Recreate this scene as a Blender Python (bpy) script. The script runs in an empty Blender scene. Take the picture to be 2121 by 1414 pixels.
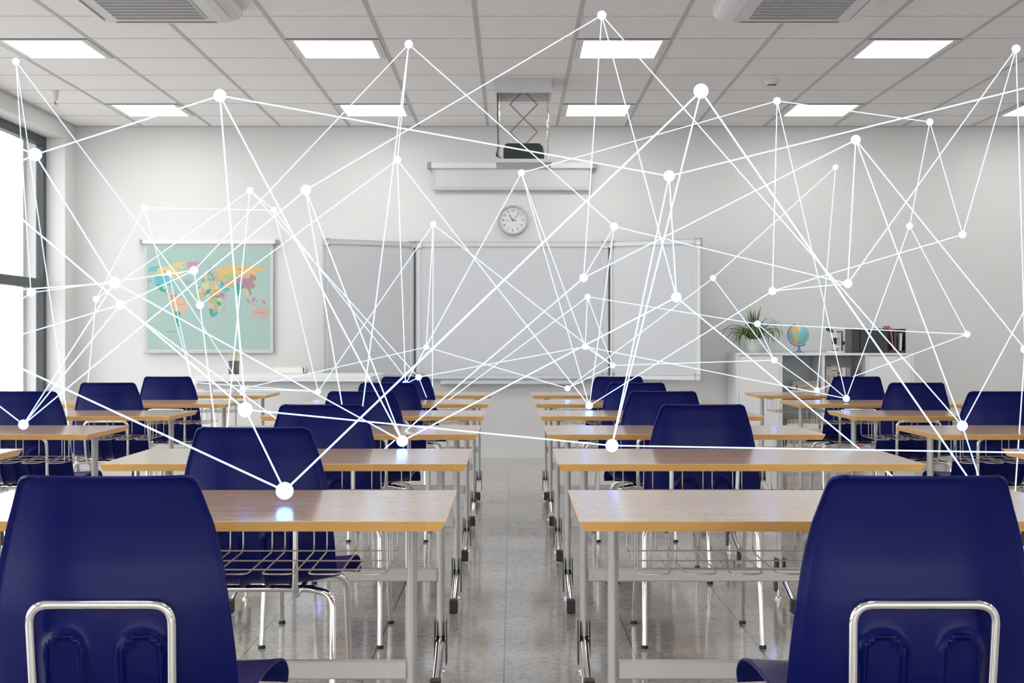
import bpy, bmesh, math, random
from mathutils import Vector, Matrix
random.seed(7)
PI = math.pi
SC = bpy.context.scene
COL = SC.collection
F = 50/36*2121          # focal length in px (frame 2121 wide)
H = 1.08                # eye height

# ------------------------------------------------------------------ materials
def mat(name, color, rough=.5, metal=0., coat=0., spec=.5, emis=None, es=0.):
    m = bpy.data.materials.new(name); m.use_nodes = True
    b = m.node_tree.nodes['Principled BSDF']
    b.inputs['Base Color'].default_value = (*color, 1)
    b.inputs['Roughness'].default_value = rough
    b.inputs['Metallic'].default_value = metal
    b.inputs['Specular IOR Level'].default_value = spec
    b.inputs['Coat Weight'].default_value = coat
    if emis:
        b.inputs['Emission Color'].default_value = (*emis, 1)
        b.inputs['Emission Strength'].default_value = es
    return m
def nt(m):
    t = m.node_tree
    return t, t.nodes['Principled BSDF'], (lambda k, **kw: mk(t, k, **kw))
def mk(t, k, **kw):
    n = t.nodes.new(k)
    for a, v in kw.items(): setattr(n, a, v)
    return n
def lk(t, a, b): t.links.new(a, b)
def coords(t, mode='Object', scale=(1,1,1), loc=(0,0,0), rot=(0,0,0)):
    c = mk(t, 'ShaderNodeTexCoord'); mp = mk(t, 'ShaderNodeMapping')
    mp.inputs['Scale'].default_value = scale; mp.inputs['Location'].default_value = loc; mp.inputs['Rotation'].default_value = rot
    lk(t, c.outputs[mode], mp.inputs['Vector']); return mp.outputs['Vector']
def ramp(t, fac, stops):
    r = mk(t, 'ShaderNodeValToRGB'); e = r.color_ramp.elements
    while len(e) < len(stops): e.new(.5)
    for i, (p, c) in enumerate(stops): e[i].position = p; e[i].color = (*c, 1)
    lk(t, fac, r.inputs['Fac']); return r.outputs['Color']
def noise(t, vec, scale, detail=4, rough=.5, dist=0.):
    n = mk(t, 'ShaderNodeTexNoise'); n.inputs['Scale'].default_value = scale; n.inputs['Detail'].default_value = detail
    n.inputs['Roughness'].default_value = rough; n.inputs['Distortion'].default_value = dist
    lk(t, vec, n.inputs['Vector']); return n.outputs['Fac']
def mixc(t, fac, a, b, mode='MIX'):
    n = mk(t, 'ShaderNodeMix', data_type='RGBA', blend_type=mode)
    for s, v in ((n.inputs[0], fac), (n.inputs[6], a), (n.inputs[7], b)):
        if isinstance(v, (int, float)): s.default_value = v
        elif isinstance(v, tuple): s.default_value = (*v, 1)
        else: lk(t, v, s)
    return n.outputs[2]
def math_(t, op, a, b=None):
    n = mk(t, 'ShaderNodeMath', operation=op)
    for s, v in ((n.inputs[0], a), (n.inputs[1], b)):
        if v is None: continue
        if isinstance(v, (int, float)): s.default_value = v
        else: lk(t, v, s)
    return n.outputs[0]
def bump(t, b, h, strength, dist=.002):
    n = mk(t, 'ShaderNodeBump'); n.inputs['Strength'].default_value = strength; n.inputs['Distance'].default_value = dist
    lk(t, h, n.inputs['Height']); lk(t, n.outputs['Normal'], b.inputs['Normal'])

M = {}
# painted wall
m = M['wall'] = mat('wall_paint', (.70,.695,.685), .62); t, b, _ = nt(m)
v = coords(t, scale=(1,1,1)); n = noise(t, v, 220, 3); bump(t, b, n, .12, .001)
lk(t, mixc(t, noise(t, v, .8, 2), (.70,.695,.687), (.73,.725,.715)), b.inputs['Base Color'])
# ceiling tiles
m = M['tile'] = mat('ceiling_tile', (.6,.58,.57), .85); t, b, _ = nt(m)
v = coords(t); vo = mk(t, 'ShaderNodeTexVoronoi'); vo.inputs['Scale'].default_value = 75; lk(t, v, vo.inputs['Vector'])
sp = ramp(t, vo.outputs['Distance'], [(.0,(0,0,0)),(.12,(0,0,0)),(.2,(1,1,1))])
lk(t, mixc(t, sp, (.72,.69,.68), (.90,.87,.86)), b.inputs['Base Color'])
bump(t, b, noise(t, v, 160, 4), .15, .002)
M['tbar'] = mat('ceiling_bar_grey', (.50,.505,.495), .5)
M['gap'] = mat('painted_shadow_gap', (.03,.03,.03), .8)
# floor
m = M['floor'] = mat('polished_floor_tile', (.5,.48,.46), .12); t, b, _ = nt(m)
v = coords(t); sx = mk(t, 'ShaderNodeSeparateXYZ'); lk(t, v, sx.inputs[0])
n1 = noise(t, coords(t, scale=(1,1,1)), 3.2, 8, .65, .6); n2 = noise(t, v, 40, 6, .7, .3)
c1 = ramp(t, n1, [(.3,(.345,.32,.295)),(.5,(.44,.42,.395)),(.7,(.51,.49,.47))])
c2 = ramp(t, n2, [(.38,(.22,.20,.19)),(.5,(.85,.84,.83)),(.7,(1,1,1))])
cc = mixc(t, .55, c1, c2, 'MULTIPLY')
TS = .4495
bk = mk(t, 'ShaderNodeTexBrick'); 
def grid(coord, off, w):
    a = math_(t, 'ADD', coord, 100*TS-off); a = math_(t, 'MODULO', a, TS); a = math_(t, 'SUBTRACT', a, TS/2); a = math_(t, 'ABSOLUTE', a)
    return math_(t, 'GREATER_THAN', a, TS/2-w)
t.nodes.remove(bk)
gx = grid(sx.outputs[0], -.026, .0028); gy = grid(sx.outputs[1], 5.12, .0012)
cellx = math_(t, 'FLOOR', math_(t, 'DIVIDE', math_(t, 'ADD', sx.outputs[0], 100*TS+.026), TS))
celly = math_(t, 'FLOOR', math_(t, 'DIVIDE', math_(t, 'ADD', sx.outputs[1], 100*TS-5.12), TS))
cv = mk(t, 'ShaderNodeCombineXYZ'); lk(t, cellx, cv.inputs[0]); lk(t, celly, cv.inputs[1])
wn = mk(t, 'ShaderNodeTexWhiteNoise', noise_dimensions='3D'); lk(t, cv.outputs[0], wn.inputs[0])
cc = mixc(t, .5, cc, ramp(t, wn.outputs['Value'], [(0,(.82,.80,.78)),(1,(1,1,1))]), 'MULTIPLY')
cc = mixc(t, gy, cc, (.28,.265,.25)); cc = mixc(t, gx, cc, (.15,.14,.135))
lk(t, cc, b.inputs['Base Color'])
rr = math_(t, 'MULTIPLY', math_(t, 'SUBTRACT', 1.1, n2), .16); lk(t, rr, b.inputs['Roughness'])
# desk wood
def wood(name, cA, cB, cC, rough, gap=True):
    m = mat(name, cA, rough); t, b, _ = nt(m)
    v = coords(t, scale=(1.3, 26, 26)); v2 = coords(t, scale=(.8, 5, 5))
    a = noise(t, v, 6, 6, .6, .4); c = noise(t, v2, 3, 4, .6, 1.2)
    col = mixc(t, a, cA, cB); col = mixc(t, ramp(t, c, [(.35,(0,0,0)),(.65,(.7,.7,.7))]), col, cC)
    o = mk(t, 'ShaderNodeTexCoord'); s = mk(t, 'ShaderNodeSeparateXYZ'); lk(t, o.outputs['Object'], s.inputs[0])
    if gap:   # glued seams of the top: a joint along the board and an inlaid cross at the middle of the far edge
        def band(ch, c0, w):
            return math_(t, 'LESS_THAN', math_(t, 'ABSOLUTE', math_(t, 'SUBTRACT', s.outputs[ch], c0)), w)
        seam = band(1, .388, .0008); ctr = math_(t, 'MULTIPLY', band(0, 0., .0012), math_(t, 'GREATER_THAN', s.outputs[1], .388))
        bar = math_(t, 'MULTIPLY', band(1, .572, .004), band(0, 0., .042))
        f = math_(t, 'MAXIMUM', ctr, bar)
        col = mixc(t, math_(t, 'MULTIPLY', seam, .6), col, (.75,.40,.18)); col = mixc(t, f, col, (.72,.30,.08))
    lk(t, col, b.inputs['Base Color'])
    return m
M['top'] = wood('desk_top_laminate', (.34,.20,.11), (.42,.275,.165), (.47,.33,.21), .17)
# edge band with board joints
m = M['edge'] = wood('desk_edge_wood', (.90,.51,.165), (.80,.42,.115), (.92,.55,.20), .35, False)
t, b, _ = nt(m); src = b.inputs['Base Color'].links[0].from_socket
v = coords(t); s = mk(t, 'ShaderNodeSeparateXYZ'); lk(t, v, s.inputs[0])
q = math_(t, 'FLOOR', math_(t, 'MULTIPLY', math_(t, 'ADD', s.outputs[0], 3.07), 4.2))
wn = mk(t, 'ShaderNodeTexWhiteNoise', noise_dimensions='1D'); lk(t, q, wn.inputs['W'])
c = mixc(t, .7, src, ramp(t, wn.outputs['Value'], [(0,(.78,.76,.74)),(1,(1,1,1))]), 'MULTIPLY')
kn = noise(t, coords(t, scale=(6,1,40)), 3, 3, .5, 1.5)
c = mixc(t, ramp(t, kn, [(.66,(0,0,0)),(.74,(.7,.7,.7))]), c, (.26,.11,.03))
lk(t, c, b.inputs['Base Color'])
M['steel'] = mat('satin_steel_paint', (.52,.50,.48), .38, .45)
M['chrome'] = mat('chrome', (.82,.80,.78), .08, 1.)
M['wire'] = mat('wire_steel', (.66,.62,.59), .35, .7)
M['black'] = mat('black_plastic', (.012,.012,.013), .45)
# chair shell
m = M['navy'] = mat('navy_plastic', (.0015,.004,.082), .30, 0, 0, .16); t, b, _ = nt(m)
bump(t, b, noise(t, coords(t), 420, 2), .06, .0006)
M['white'] = mat('white_lacquer', (.78,.78,.785), .35)
M['board'] = mat('whiteboard_enamel', (.58,.585,.605), .22)
M['alu'] = mat('aluminium_profile', (.60,.605,.615), .4, .35)
M['arm'] = mat('scissor_steel', (.20,.19,.18), .35, .5)
M['alug'] = mat('grey_cap_plastic', (.34,.34,.34), .5)
M['lamp'] = mat('lamp_diffuser', (.9,.9,.9), .4, emis=(1.,1,.985), es=7.5)
M['frame'] = mat('window_frame_dark', (.055,.058,.062), .4, .2)
M['screen'] = mat('screen_fabric', (.68,.68,.675), .8)
M['screenb'] = mat('screen_border', (.60,.60,.59), .8)
M['plastw'] = mat('white_plastic', (.74,.735,.73), .4)
M['plastg'] = mat('light_grey_plastic', (.52,.515,.51), .45)
M['lift'] = mat('lift_housing_paint', (.62,.62,.63), .5)
M['dark'] = mat('dark_grey', (.05,.052,.055), .5)
M['slat'] = mat('grille_dark', (.10,.10,.10), .7)
M['orange'] = mat('orange_bushing', (.75,.28,.03), .5)
M['ink'] = mat('black_ink', (.01,.01,.01), .6)
M['face'] = mat('clock_face', (.74,.74,.735), .6)
M['rim'] = mat('clock_rim_silver', (.55,.55,.55), .3, .6)
M['cream'] = mat('cream_cover', (.66,.60,.50), .6)
M['paper'] = mat('paper_pages', (.78,.76,.72), .8)
M['beige'] = mat('beige_cover', (.50,.40,.28), .6)
M['greyb'] = mat('grey_cover', (.34,.32,.30), .6)
M['darkb'] = mat('dark_cover', (.09,.085,.08), .6)
M['whiteb'] = mat('white_cover', (.75,.745,.73), .5)
M['yellow'] = mat('pencil_yellow', (.75,.42,.05), .5)
M['pink'] = mat('pink_folder', (.70,.22,.30), .5)
M['red'] = mat('red_cover', (.75,.035,.02), .5)
M['blue'] = mat('globe_stand_blue', (.10,.28,.52), .35)
M['pot'] = mat('white_ceramic', (.78,.775,.76), .3)
M['soil'] = mat('potting_soil', (.05,.035,.025), .9)
M['mapbg'] = mat('map_sea', (.37,.51,.47), .6)
m = M['leaf'] = mat('leaf_green', (.06,.14,.03), .45); t, b, _ = nt(m)
lk(t, mixc(t, noise(t, coords(t), 25, 3), (.035,.10,.02), (.16,.25,.07)), b.inputs['Base Color'])
m = M['globe'] = mat('globe_print', (.3,.6,.6), .25); t, b, _ = nt(m)
v = coords(t, loc=(.31,.2,.07)); land = noise(t, v, 13, 5, .55)
vo = mk(t, 'ShaderNodeTexVoronoi'); vo.inputs['Scale'].default_value = 62; lk(t, v, vo.inputs['Vector'])
hs = mk(t, 'ShaderNodeSeparateColor', mode='HSV'); lk(t, vo.outputs['Color'], hs.inputs[0])
lc = ramp(t, hs.outputs[0], [(0,(.75,.45,.10)),(.35,(.72,.62,.15)),(.6,(.70,.25,.30)),(.8,(.35,.50,.12)),(1,(.75,.5,.3))])
lk(t, mixc(t, math_(t, 'GREATER_THAN', land, .545), (.22,.55,.56), lc), b.inputs['Base Color'])
# clear window glass
m = M['glass'] = bpy.data.materials.new('window_glass'); m.use_nodes = True; t = m.node_tree; t.nodes.clear()
o = mk(t, 'ShaderNodeOutputMaterial'); tr = mk(t, 'ShaderNodeBsdfTransparent'); gl = mk(t, 'ShaderNodeBsdfGlossy'); fr = mk(t, 'ShaderNodeLayerWeight'); mx = mk(t, 'ShaderNodeMixShader')
gl.inputs['Roughness'].default_value = .02; tr.inputs[0].default_value = (.97,.98,.98,1)
lk(t, math_(t, 'ADD', math_(t, 'MULTIPLY', math_(t, 'POWER', fr.outputs['Facing'], 5.), .3), .02), mx.inputs[0]); lk(t, tr.outputs[0], mx.inputs[1]); lk(t, gl.outputs[0], mx.inputs[2]); lk(t, mx.outputs[0], o.inputs[0])
def emit(name, c, s):
    m = bpy.data.materials.new(name); m.use_nodes = True; t = m.node_tree; t.nodes.clear()
    o = mk(t, 'ShaderNodeOutputMaterial'); e = mk(t, 'ShaderNodeEmission'); e.inputs[0].default_value = (*c,1); e.inputs[1].default_value = s
    lk(t, e.outputs[0], o.inputs[0]); return m
M['node'] = emit('glowing_node_light', (.15,.28,1.), 6.)
M['link'] = emit('glowing_link_light', (.46,.72,1.), 2.2)

# ------------------------------------------------------------------ mesh helpers
def nb(): return bmesh.new()
def setm(faces, mi):
    for f in faces: f.material_index = mi
def box(bm, x0, x1, y0, y1, z0, z1, mi=0, bev=0.):
    r = bmesh.ops.create_cube(bm, size=1); vs = r['verts']
    for v in vs: v.co = Vector(((x0+x1)/2+v.co.x*(x1-x0), (y0+y1)/2+v.co.y*(y1-y0), (z0+z1)/2+v.co.z*(z1-z0)))
    fs = {f for v in vs for f in v.link_faces}; setm(fs, mi)
    if bev > 0:
        es = list({e for v in vs for e in v.link_edges})
        r = bmesh.ops.bevel(bm, geom=es, offset=bev, segments=2, affect='EDGES', profile=.5)
        setm(r['faces'], mi)
        vs = list({v for f in r['faces'] for v in f.verts})
    return vs
def obox(bm, c, size, rot, mi=0, bev=0.):
    vs = box(bm, -size[0]/2, size[0]/2, -size[1]/2, size[1]/2, -size[2]/2, size[2]/2, mi, bev)
    m4 = Matrix.Translation(c) @ rot.to_4x4()
    if bev > 0:
        seen = set(vs); st = list(vs)
        while st:
            a = st.pop()
            for e in a.link_edges:
                o = e.other_vert(a)
                if o not in seen: seen.add(o); st.append(o)
        vs = list(seen)
    for v in vs: v.co = m4 @ v.co
def frames(pts):
    T = []
    for i in range(len(pts)):
        a = pts[max(i-1,0)]; c = pts[min(i+1,len(pts)-1)]; T.append((c-a).normalized())
    up = Vector((0,0,1)) if abs(T[0].z) < .9 else Vector((1,0,0))
    n = T[0].cross(up).normalized(); out = []
    for i, tt in enumerate(T):
        n = (n - tt*n.dot(tt)).normalized(); out.append((tt, n, tt.cross(n)))
    return out
def tube(bm, pts, r, seg=10, mi=0, caps=True, r2=None):
    pts = [Vector(p) for p in pts]; fr_ = frames(pts); rings = []
    for i, (p, (tt, n, bb)) in enumerate(zip(pts, fr_)):
        rr = r if r2 is None else r+(r2-r)*i/(len(pts)-1)
        rings.append([bm.verts.new(p + n*math.cos(2*PI*k/seg)*rr + bb*math.sin(2*PI*k/seg)*rr) for k in range(seg)])
    for a, c in zip(rings, rings[1:]):
        for k in range(seg):
            f = bm.faces.new((a[k], a[(k+1)%seg], c[(k+1)%seg], c[k])); f.smooth = True; f.material_index = mi
    if caps:
        for rg in (rings[0][::-1], rings[-1]): f = bm.faces.new(rg); f.material_index = mi
def fillet(pts, rad, n=6):
    pts = [Vector(p) for p in pts]; out = [pts[0]]
    for a, p, c in zip(pts, pts[1:], pts[2:]):
        d1 = (a-p); d2 = (c-p); r = min(rad, d1.length*.49, d2.length*.49)
        s = p + d1.normalized()*r; e = p + d2.normalized()*r
        for i in range(n+1):
            u = i/n; out.append(s*(1-u)**2 + p*2*u*(1-u) + e*u*u)
    out.append(pts[-1]); return out
def lathe(bm, prof, c=(0,0,0), seg=32, mi=0, axis='z', smooth=True):
    c = Vector(c); rings = []
    for r, h in prof:
        ring = []
        for k in range(seg):
            a = 2*PI*k/seg; x, y = math.cos(a)*r, math.sin(a)*r
            p = {'z': (x, y, h), 'y': (x, h, -y), 'x': (h, x, y)}[axis]
            ring.append(bm.verts.new(c+Vector(p)))
        rings.append(ring)
    for a, d in zip(rings, rings[1:]):
        for k in range(seg):
            f = bm.faces.new((a[k], a[(k+1)%seg], d[(k+1)%seg], d[k])); f.smooth = smooth; f.material_index = mi
    for rg in (rings[0][::-1], rings[-1]):
        f = bm.faces.new(rg); f.material_index = mi
def prism(bm, poly, y0, y1, mi=0):      # polygon in x,z extruded along y
    a = [bm.verts.new((x, y0, z)) for x, z in poly]; c = [bm.verts.new((x, y1, z)) for x, z in poly]
    n = len(poly)
    f = bm.faces.new(a); f.material_index = mi; f = bm.faces.new(c[::-1]); f.material_index = mi
    for k in range(n):
        f = bm.faces.new((a[k], c[k], c[(k+1)%n], a[(k+1)%n])); f.material_index = mi
def obj(name, bm, mats, parent=None, loc=None, label=None, cat=None, group=None, kind=None, recalc=True):
    if recalc: bmesh.ops.recalc_face_normals(bm, faces=bm.faces[:])
    bm.normal_update()
    for e in bm.edges:
        if len(e.link_faces) == 2 and e.link_faces[0].normal.angle(e.link_faces[1].normal, 0) > .7: e.smooth = False
    me = bpy.data.meshes.new(name); bm.to_mesh(me); bm.free()
    for x in (mats if isinstance(mats, (list, tuple)) else [mats]): me.materials.append(M[x])
    o = bpy.data.objects.new(name, me); COL.objects.link(o)
    if parent: o.parent = parent
    if loc is not None: o.location = loc
    tag(o, label, cat, group, kind); return o
def tag(o, label=None, cat=None, group=None, kind=None):
    if label: o['label'] = label
    if cat: o['category'] = cat
    if group: o['group'] = group
    if kind: o['kind'] = kind
def thing(name, label, cat, loc=(0,0,0), group=None, kind=None, rz=0):
    o = bpy.data.objects.new(name, None); COL.objects.link(o); o.location = loc; o.rotation_euler = (0,0,rz)
    o.empty_display_size = .1; tag(o, label, cat, group, kind); return o
def dup(o, parent=None):
    c = o.copy(); COL.objects.link(c)
    if parent: c.parent = parent
    for ch in list(o.children): dup(ch, c)
    return c
def text(bm, s, size, m4, mi=0, depth=.0006):
    cu = bpy.data.curves.new('t', 'FONT'); cu.body = s; cu.size = size; cu.align_x = 'CENTER'; cu.align_y = 'CENTER'; cu.extrude = depth; cu.resolution_u = 2
    o = bpy.data.objects.new('t', cu); COL.objects.link(o)
    dg = bpy.context.evaluated_depsgraph_get(); me = bpy.data.meshes.new_from_object(o.evaluated_get(dg))
    me.transform(m4)
    n0 = len(bm.faces); bm.from_mesh(me); bm.faces.ensure_lookup_table()
    for f in bm.faces[n0:]: f.material_index = mi
    bpy.data.objects.remove(o); bpy.data.curves.remove(cu); bpy.data.meshes.remove(me)
FACE = Matrix.Rotation(PI/2, 4, 'X')     # text lying in x,z facing -y

# ------------------------------------------------------------------ room
YW, XL, XR, YN, ZC = 13.21, -4.06, 5.55, -3.0, 3.08
bm = nb(); box(bm, XL-.4, XR+.2, YN-.2, YW+.2, -.15, 0); obj('floor', bm, 'floor', kind='structure')
bm = nb(); box(bm, XL-.4, XR+.2, YW, YW+.2, 0, ZC+.1); obj('wall_back', bm, 'wall', kind='structure')
bm = nb(); box(bm, XR, XR+.2, YN, YW, 0, ZC+.1); obj('wall_right', bm, 'wall', kind='structure')
NX0, NX1, NZ0, NZ1 = -3.5, 5.0, .45, 2.95  # opening added in the near wall to let frontal light in
bm = nb(); box(bm, XL-.4, NX0, YN-.2, YN, 0, ZC+.1); box(bm, NX1, XR+.2, YN-.2, YN, 0, ZC+.1); box(bm, NX0, NX1, YN-.2, YN, 0, NZ0); box(bm, NX0, NX1, YN-.2, YN, NZ1, ZC+.1)
obj('wall_near', bm, 'wall', kind='structure')
wn_ = thing('window_7', None, None, ((NX0+NX1)/2, YN-.1, NZ0), kind='structure')  # unseen window added behind the camera as frontal fill light
bm = nb(); h = (NX1-NX0)/2; zt = NZ1-NZ0
box(bm, -h, h, -.03, .03, 0, .06); box(bm, -h, h, -.03, .03, zt-.06, zt)
for k in range(5): x = -h+.03+k*(2*h-.06)/4; box(bm, x-.03, x+.03, -.03, .03, .06, zt-.06)
obj('window_frame', bm, 'frame', wn_)
for k in range(4):
    x0 = -h+.06+k*(2*h-.06)/4; x1 = x0+(2*h-.06)/4-.06; bm = nb(); box(bm, x0, x1, -.004, .004, .06, zt-.06); obj('pane', bm, 'glass', wn_)
WT = 2.93; WB = .12; WY1 = 12.92; WY0 = -.9
bm = nb()
box(bm, XL-.36, XL, WY1, YW, 0, ZC+.1); box(bm, XL-.36, XL, YN, WY0, 0, ZC+.1)
box(bm, XL-.36, XL, WY0, WY1, WT, ZC+.1); box(bm, XL-.36, XL, WY0, WY1, 0, WB)
box(bm, XL-.42, XL-.36, WY1-.06, YW, 0, ZC+.1)
obj('wall_left', bm, 'wall', kind='structure')
G = .642; X0 = -.226; Y0 = 13.24
bm = nb(); box(bm, XL-.4, XR+.2, YN-.2, YW+.2, ZC, ZC+.1)
for k in range(-6, 10):
    x = X0+G*k
    if XL < x < XR: box(bm, x-.0135, x+.0135, YN, YW, ZC-.003, ZC+.001, 1)
for j in range(1, 24):
    y = Y0-G*j
    if y > YN: box(bm, XL, XR, y-.004, y+.004, ZC-.002, ZC+.001, 1)
obj('ceiling', bm, ['tile', 'tbar'], kind='structure')
bm = nb(); box(bm, XL, XL+.022, YN, YW, ZC-.016, ZC, 0); obj('trim_1', bm, 'tbar', kind='structure')
bm = nb(); box(bm, XL+.022, XR, YW-.012, YW, ZC-.008, ZC, 0); obj('trim_2', bm, 'tbar', kind='structure')
# windows along the left wall: frame, transom and two panes per bay
nb_ = 6; bay = (WY1-WY0)/nb_
for i in range(nb_):
    y1 = WY1-bay*i; y0 = y1-bay; w = thing('window_%d' % (i+1), None, None, (XL-.2, (y0+y1)/2, WB), kind='structure')
    bm = nb(); h = bay/2; fx0, fx1 = -.04, .03; zt = WT-WB; tz = 1.60-WB
    for s in (-1, 1): box(bm, fx0, fx1, *( (h-.075, h) if s > 0 else (-h, -h+.075) ), 0, zt, bev=.004)
    box(bm, fx0, fx1, -h+.07, h-.07, zt-.08, zt, bev=.004); box(bm, fx0, fx1, -h+.07, h-.07, 0, .08, bev=.004)
    box(bm, fx0, fx1, -h+.07, h-.07, tz-.042, tz+.042, bev=.004)
    obj('window_frame', bm, 'frame', w)
    for a, c in ((.08, tz-.042), (tz+.042, zt-.08)):
        bm = nb(); box(bm, -.008, 0, -h+.075, h-.075, a, c); obj('pane', bm, 'glass', w)

# ------------------------------------------------------------------ ceiling lamps
def lamp(k, yn, label):
    cx = X0+G*k+G/2; cy = yn+G/2
    L = thing('ceiling_light', label, 'ceiling light', (cx, cy, ZC), 'square recessed ceiling lights')
    bm = nb(); a = G/2-.012; z0 = -.010
    for x0, x1, y0, y1 in ((-a, -a+.05, -a, a), (a-.05, a, -a, a), (-a+.05, a-.05, -a, -a+.022), (-a+.05, a-.05, a-.022, a)):
        box(bm, x0, x1, y0, y1, z0, .0, 0, .0015)
    for s in (-1, 1): box(bm, s*(a-.018)-.002, s*(a-.018)+.002, -a, a, z0-.0015, z0, 1)
    box(bm, -a, a, -a-.010, -a, -.004, 0, 2)  # solid dark strip standing in for the shadow line along the near edge
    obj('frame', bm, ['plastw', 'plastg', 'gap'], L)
    bm = nb(); box(bm, -a+.05, a-.05, -a+.022, a-.022, -.007, -.001); obj('diffuser', bm, 'lamp', L)
rowsL = [(11.956, 'far row near the whiteboard wall'), (9.388, 'nearer row in view'), (6.82, 'row above the desks'), (4.252, 'row above the front desks'), (1.684, 'row above the viewer')]
colsL = [(-5, 'above the window side'), (-2, 'left of the projector lift'), (1, 'just right of the projector lift'), (4, 'over the right-hand desks'), (7, 'at the right wall side')]
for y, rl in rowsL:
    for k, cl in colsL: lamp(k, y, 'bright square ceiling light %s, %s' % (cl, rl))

# ------------------------------------------------------------------ air conditioners
def cassette(cx, label):
    zb = 2.985; A = thing('air_conditioner', label, 'air conditioner', (cx, 8.13, zb), 'ceiling cassette air conditioners')
    bm = nb(); T = ZC-zb; lev = [(.355, 0), (.385, .004), (.43, .03), (.448, .055), (.45, T)]
    rings = []
    for a, z in lev:
        c = .035; pts = []
        for sx, sy in ((1,1),(-1,1),(-1,-1),(1,-1)):
            for q in range(5):
                an = math.atan2(sy, sx)-PI/4+q*PI/8
                pts.append((sx*(a-c)+math.cos(an)*c, sy*(a-c)+math.sin(an)*c, z))
        rings.append([bm.verts.new(p) for p in pts])
    n = len(rings[0])
    for p, q in zip(rings, rings[1:]):
        for i in range(n): bm.faces.new((p[i], p[(i+1)%n], q[(i+1)%n], q[i])).smooth = True
    bm.faces.new(rings[0][::-1]); bm.faces.new(rings[-1])
    obj('housing', bm, 'plastw', A)
    bm = nb(); g = .265
    box(bm, -g, g, -g, g, -.0015, .002, 0)
    for i in range(64):
        x = -g+.004+i*(2*g-.008)/63; box(bm, x-.0018, x+.0018, -g, g, -.006, -.001, 1)
    for i in range(8):
        y = -g+i*2*g/7; box(bm, -g-.003, g+.003, y-.003, y+.003, -.008, -.001, 2)
    for s in (-1,1): box(bm, s*g-.004, s*g+.004, -g, g, -.008, -.001, 2)
    obj('intake_grille', bm, ['slat', 'plastg', 'plastw'], A)
    for a in range(4):
        bm = nb(); R = Matrix.Rotation(a*PI/2, 3, 'Z')
        obox(bm, R @ Vector((.372, 0, -.002)), (.052, .60, .006), R @ Matrix.Rotation(-.22, 3, 'Y'), 0, .0015)
        obj('louvre', bm, 'plastw', A)
cassette(-2.065, 'white square ceiling air conditioner on the left, toward the windows')
cassette(1.655, 'white square ceiling air conditioner on the right side of the ceiling')

# ------------------------------------------------------------------ smoke detector and bulb
S = thing('smoke_detector', 'small round white smoke detector on the ceiling to the right', 'smoke detector', ((1599-1060.5)*10.9/F, 10.9, ZC))
bm = nb(); lathe(bm, [(.062, 0), (.062, -.008), (.05, -.02), (.047, -.035)], seg=28); obj('base', bm, 'plastw', S)
bm = nb(); lathe(bm, [(.034, -.034), (.034, -.046)], seg=24); obj('sensor_vent', bm, 'dark', S)
bm = nb(); lathe(bm, [(.036, -.045), (.034, -.056), (.025, -.06)], seg=24); obj('cap', bm, 'plastw', S)
S = thing('bulb_fixture', 'small bare filament bulb in a white socket on the ceiling by the windows', 'lamp', ((115-1060.5)*11.35/F, 11.35, ZC))
bm = nb(); lathe(bm, [(.030, 0), (.024, -.02), (.016, -.075), (.013, -.08)], seg=20); obj('socket', bm, 'plastw', S)
m = M['bulb'] = mat('bulb_glass', (.9,.88,.85), .02); m.node_tree.nodes['Principled BSDF'].inputs['Transmission Weight'].default_value = .9
bm = nb(); lathe(bm, [(.012,-.08),(.014,-.088),(.021,-.10),(.023,-.113),(.018,-.128),(.006,-.135)], seg=20); obj('bulb', bm, 'bulb', S)
bm = nb(); tube(bm, [(0,0,-.085),(0,0,-.11)], .003, 6, 0); tube(bm, fillet([(-.008,0,-.11),(-.008,0,-.095),(.008,0,-.095),(.008,0,-.11)], .004, 3), .0014, 5, 1); obj('filament', bm, ['dark', 'orange'], S)

# ------------------------------------------------------------------ projector lift
PX = .09
P = thing('projector_lift', 'scissor projector lift hanging from the ceiling in the centre', 'projector lift', (PX, 11.0, ZC))
bm = nb(); w = .2125; zt = -.11
box(bm, -w, w, -.21, -.203, zt, 0); box(bm, -w, w, .213, .22, zt, 0); box(bm, -w, -w+.007, -.203, .213, zt, 0); box(bm, w-.007, w, -.203, .213, zt, 0); box(bm, -w, w, -.203, .213, -.02, 0)
box(bm, -w-.006, w+.006, -.216, -.203, zt-.004, zt+.004)
obj('housing', bm, 'lift', P)
zp0 = 2.439-ZC; zp1 = 2.466-ZC
bm = nb(); box(bm, -w, w, -.21, .21, zp0, zp1, 0, .002)
for x in (-.18,-.13,.04,-.05): box(bm, x-.002, x+.002, -.2115, -.2095, zp1-.016, zp1-.012, 1)
obj('platform', bm, ['lift', 'dark'], P)
hw = .105; lv = [-.06, -.167, -.274, -.381, -.488, -.595]
def arm(x0, z0, x1, z1, dy):
    bm = nb(); c = Vector(((x0+x1)/2, dy, (z0+z1)/2)); L = math.hypot(x1-x0, z1-z0); an = math.atan2(z1-z0, x1-x0)
    for e in (-.0028, .0028): obox(bm, c+Vector((-math.sin(an)*e, 0, math.cos(an)*e)), (L+.012, .005, .0042), Matrix.Rotation(-an, 3, 'Y'), 0, .001)
    obj('scissor_arm', bm, 'arm', P)
arm(0, lv[0], -hw, lv[1], 0); arm(0, lv[0], hw, lv[1], .008)
arm(-hw, lv[1], hw, lv[3], 0); arm(hw, lv[1], -hw, lv[3], .008)
arm(-hw, lv[3], hw, lv[5], 0); arm(hw, lv[3], -hw, lv[5], .008)
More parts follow.
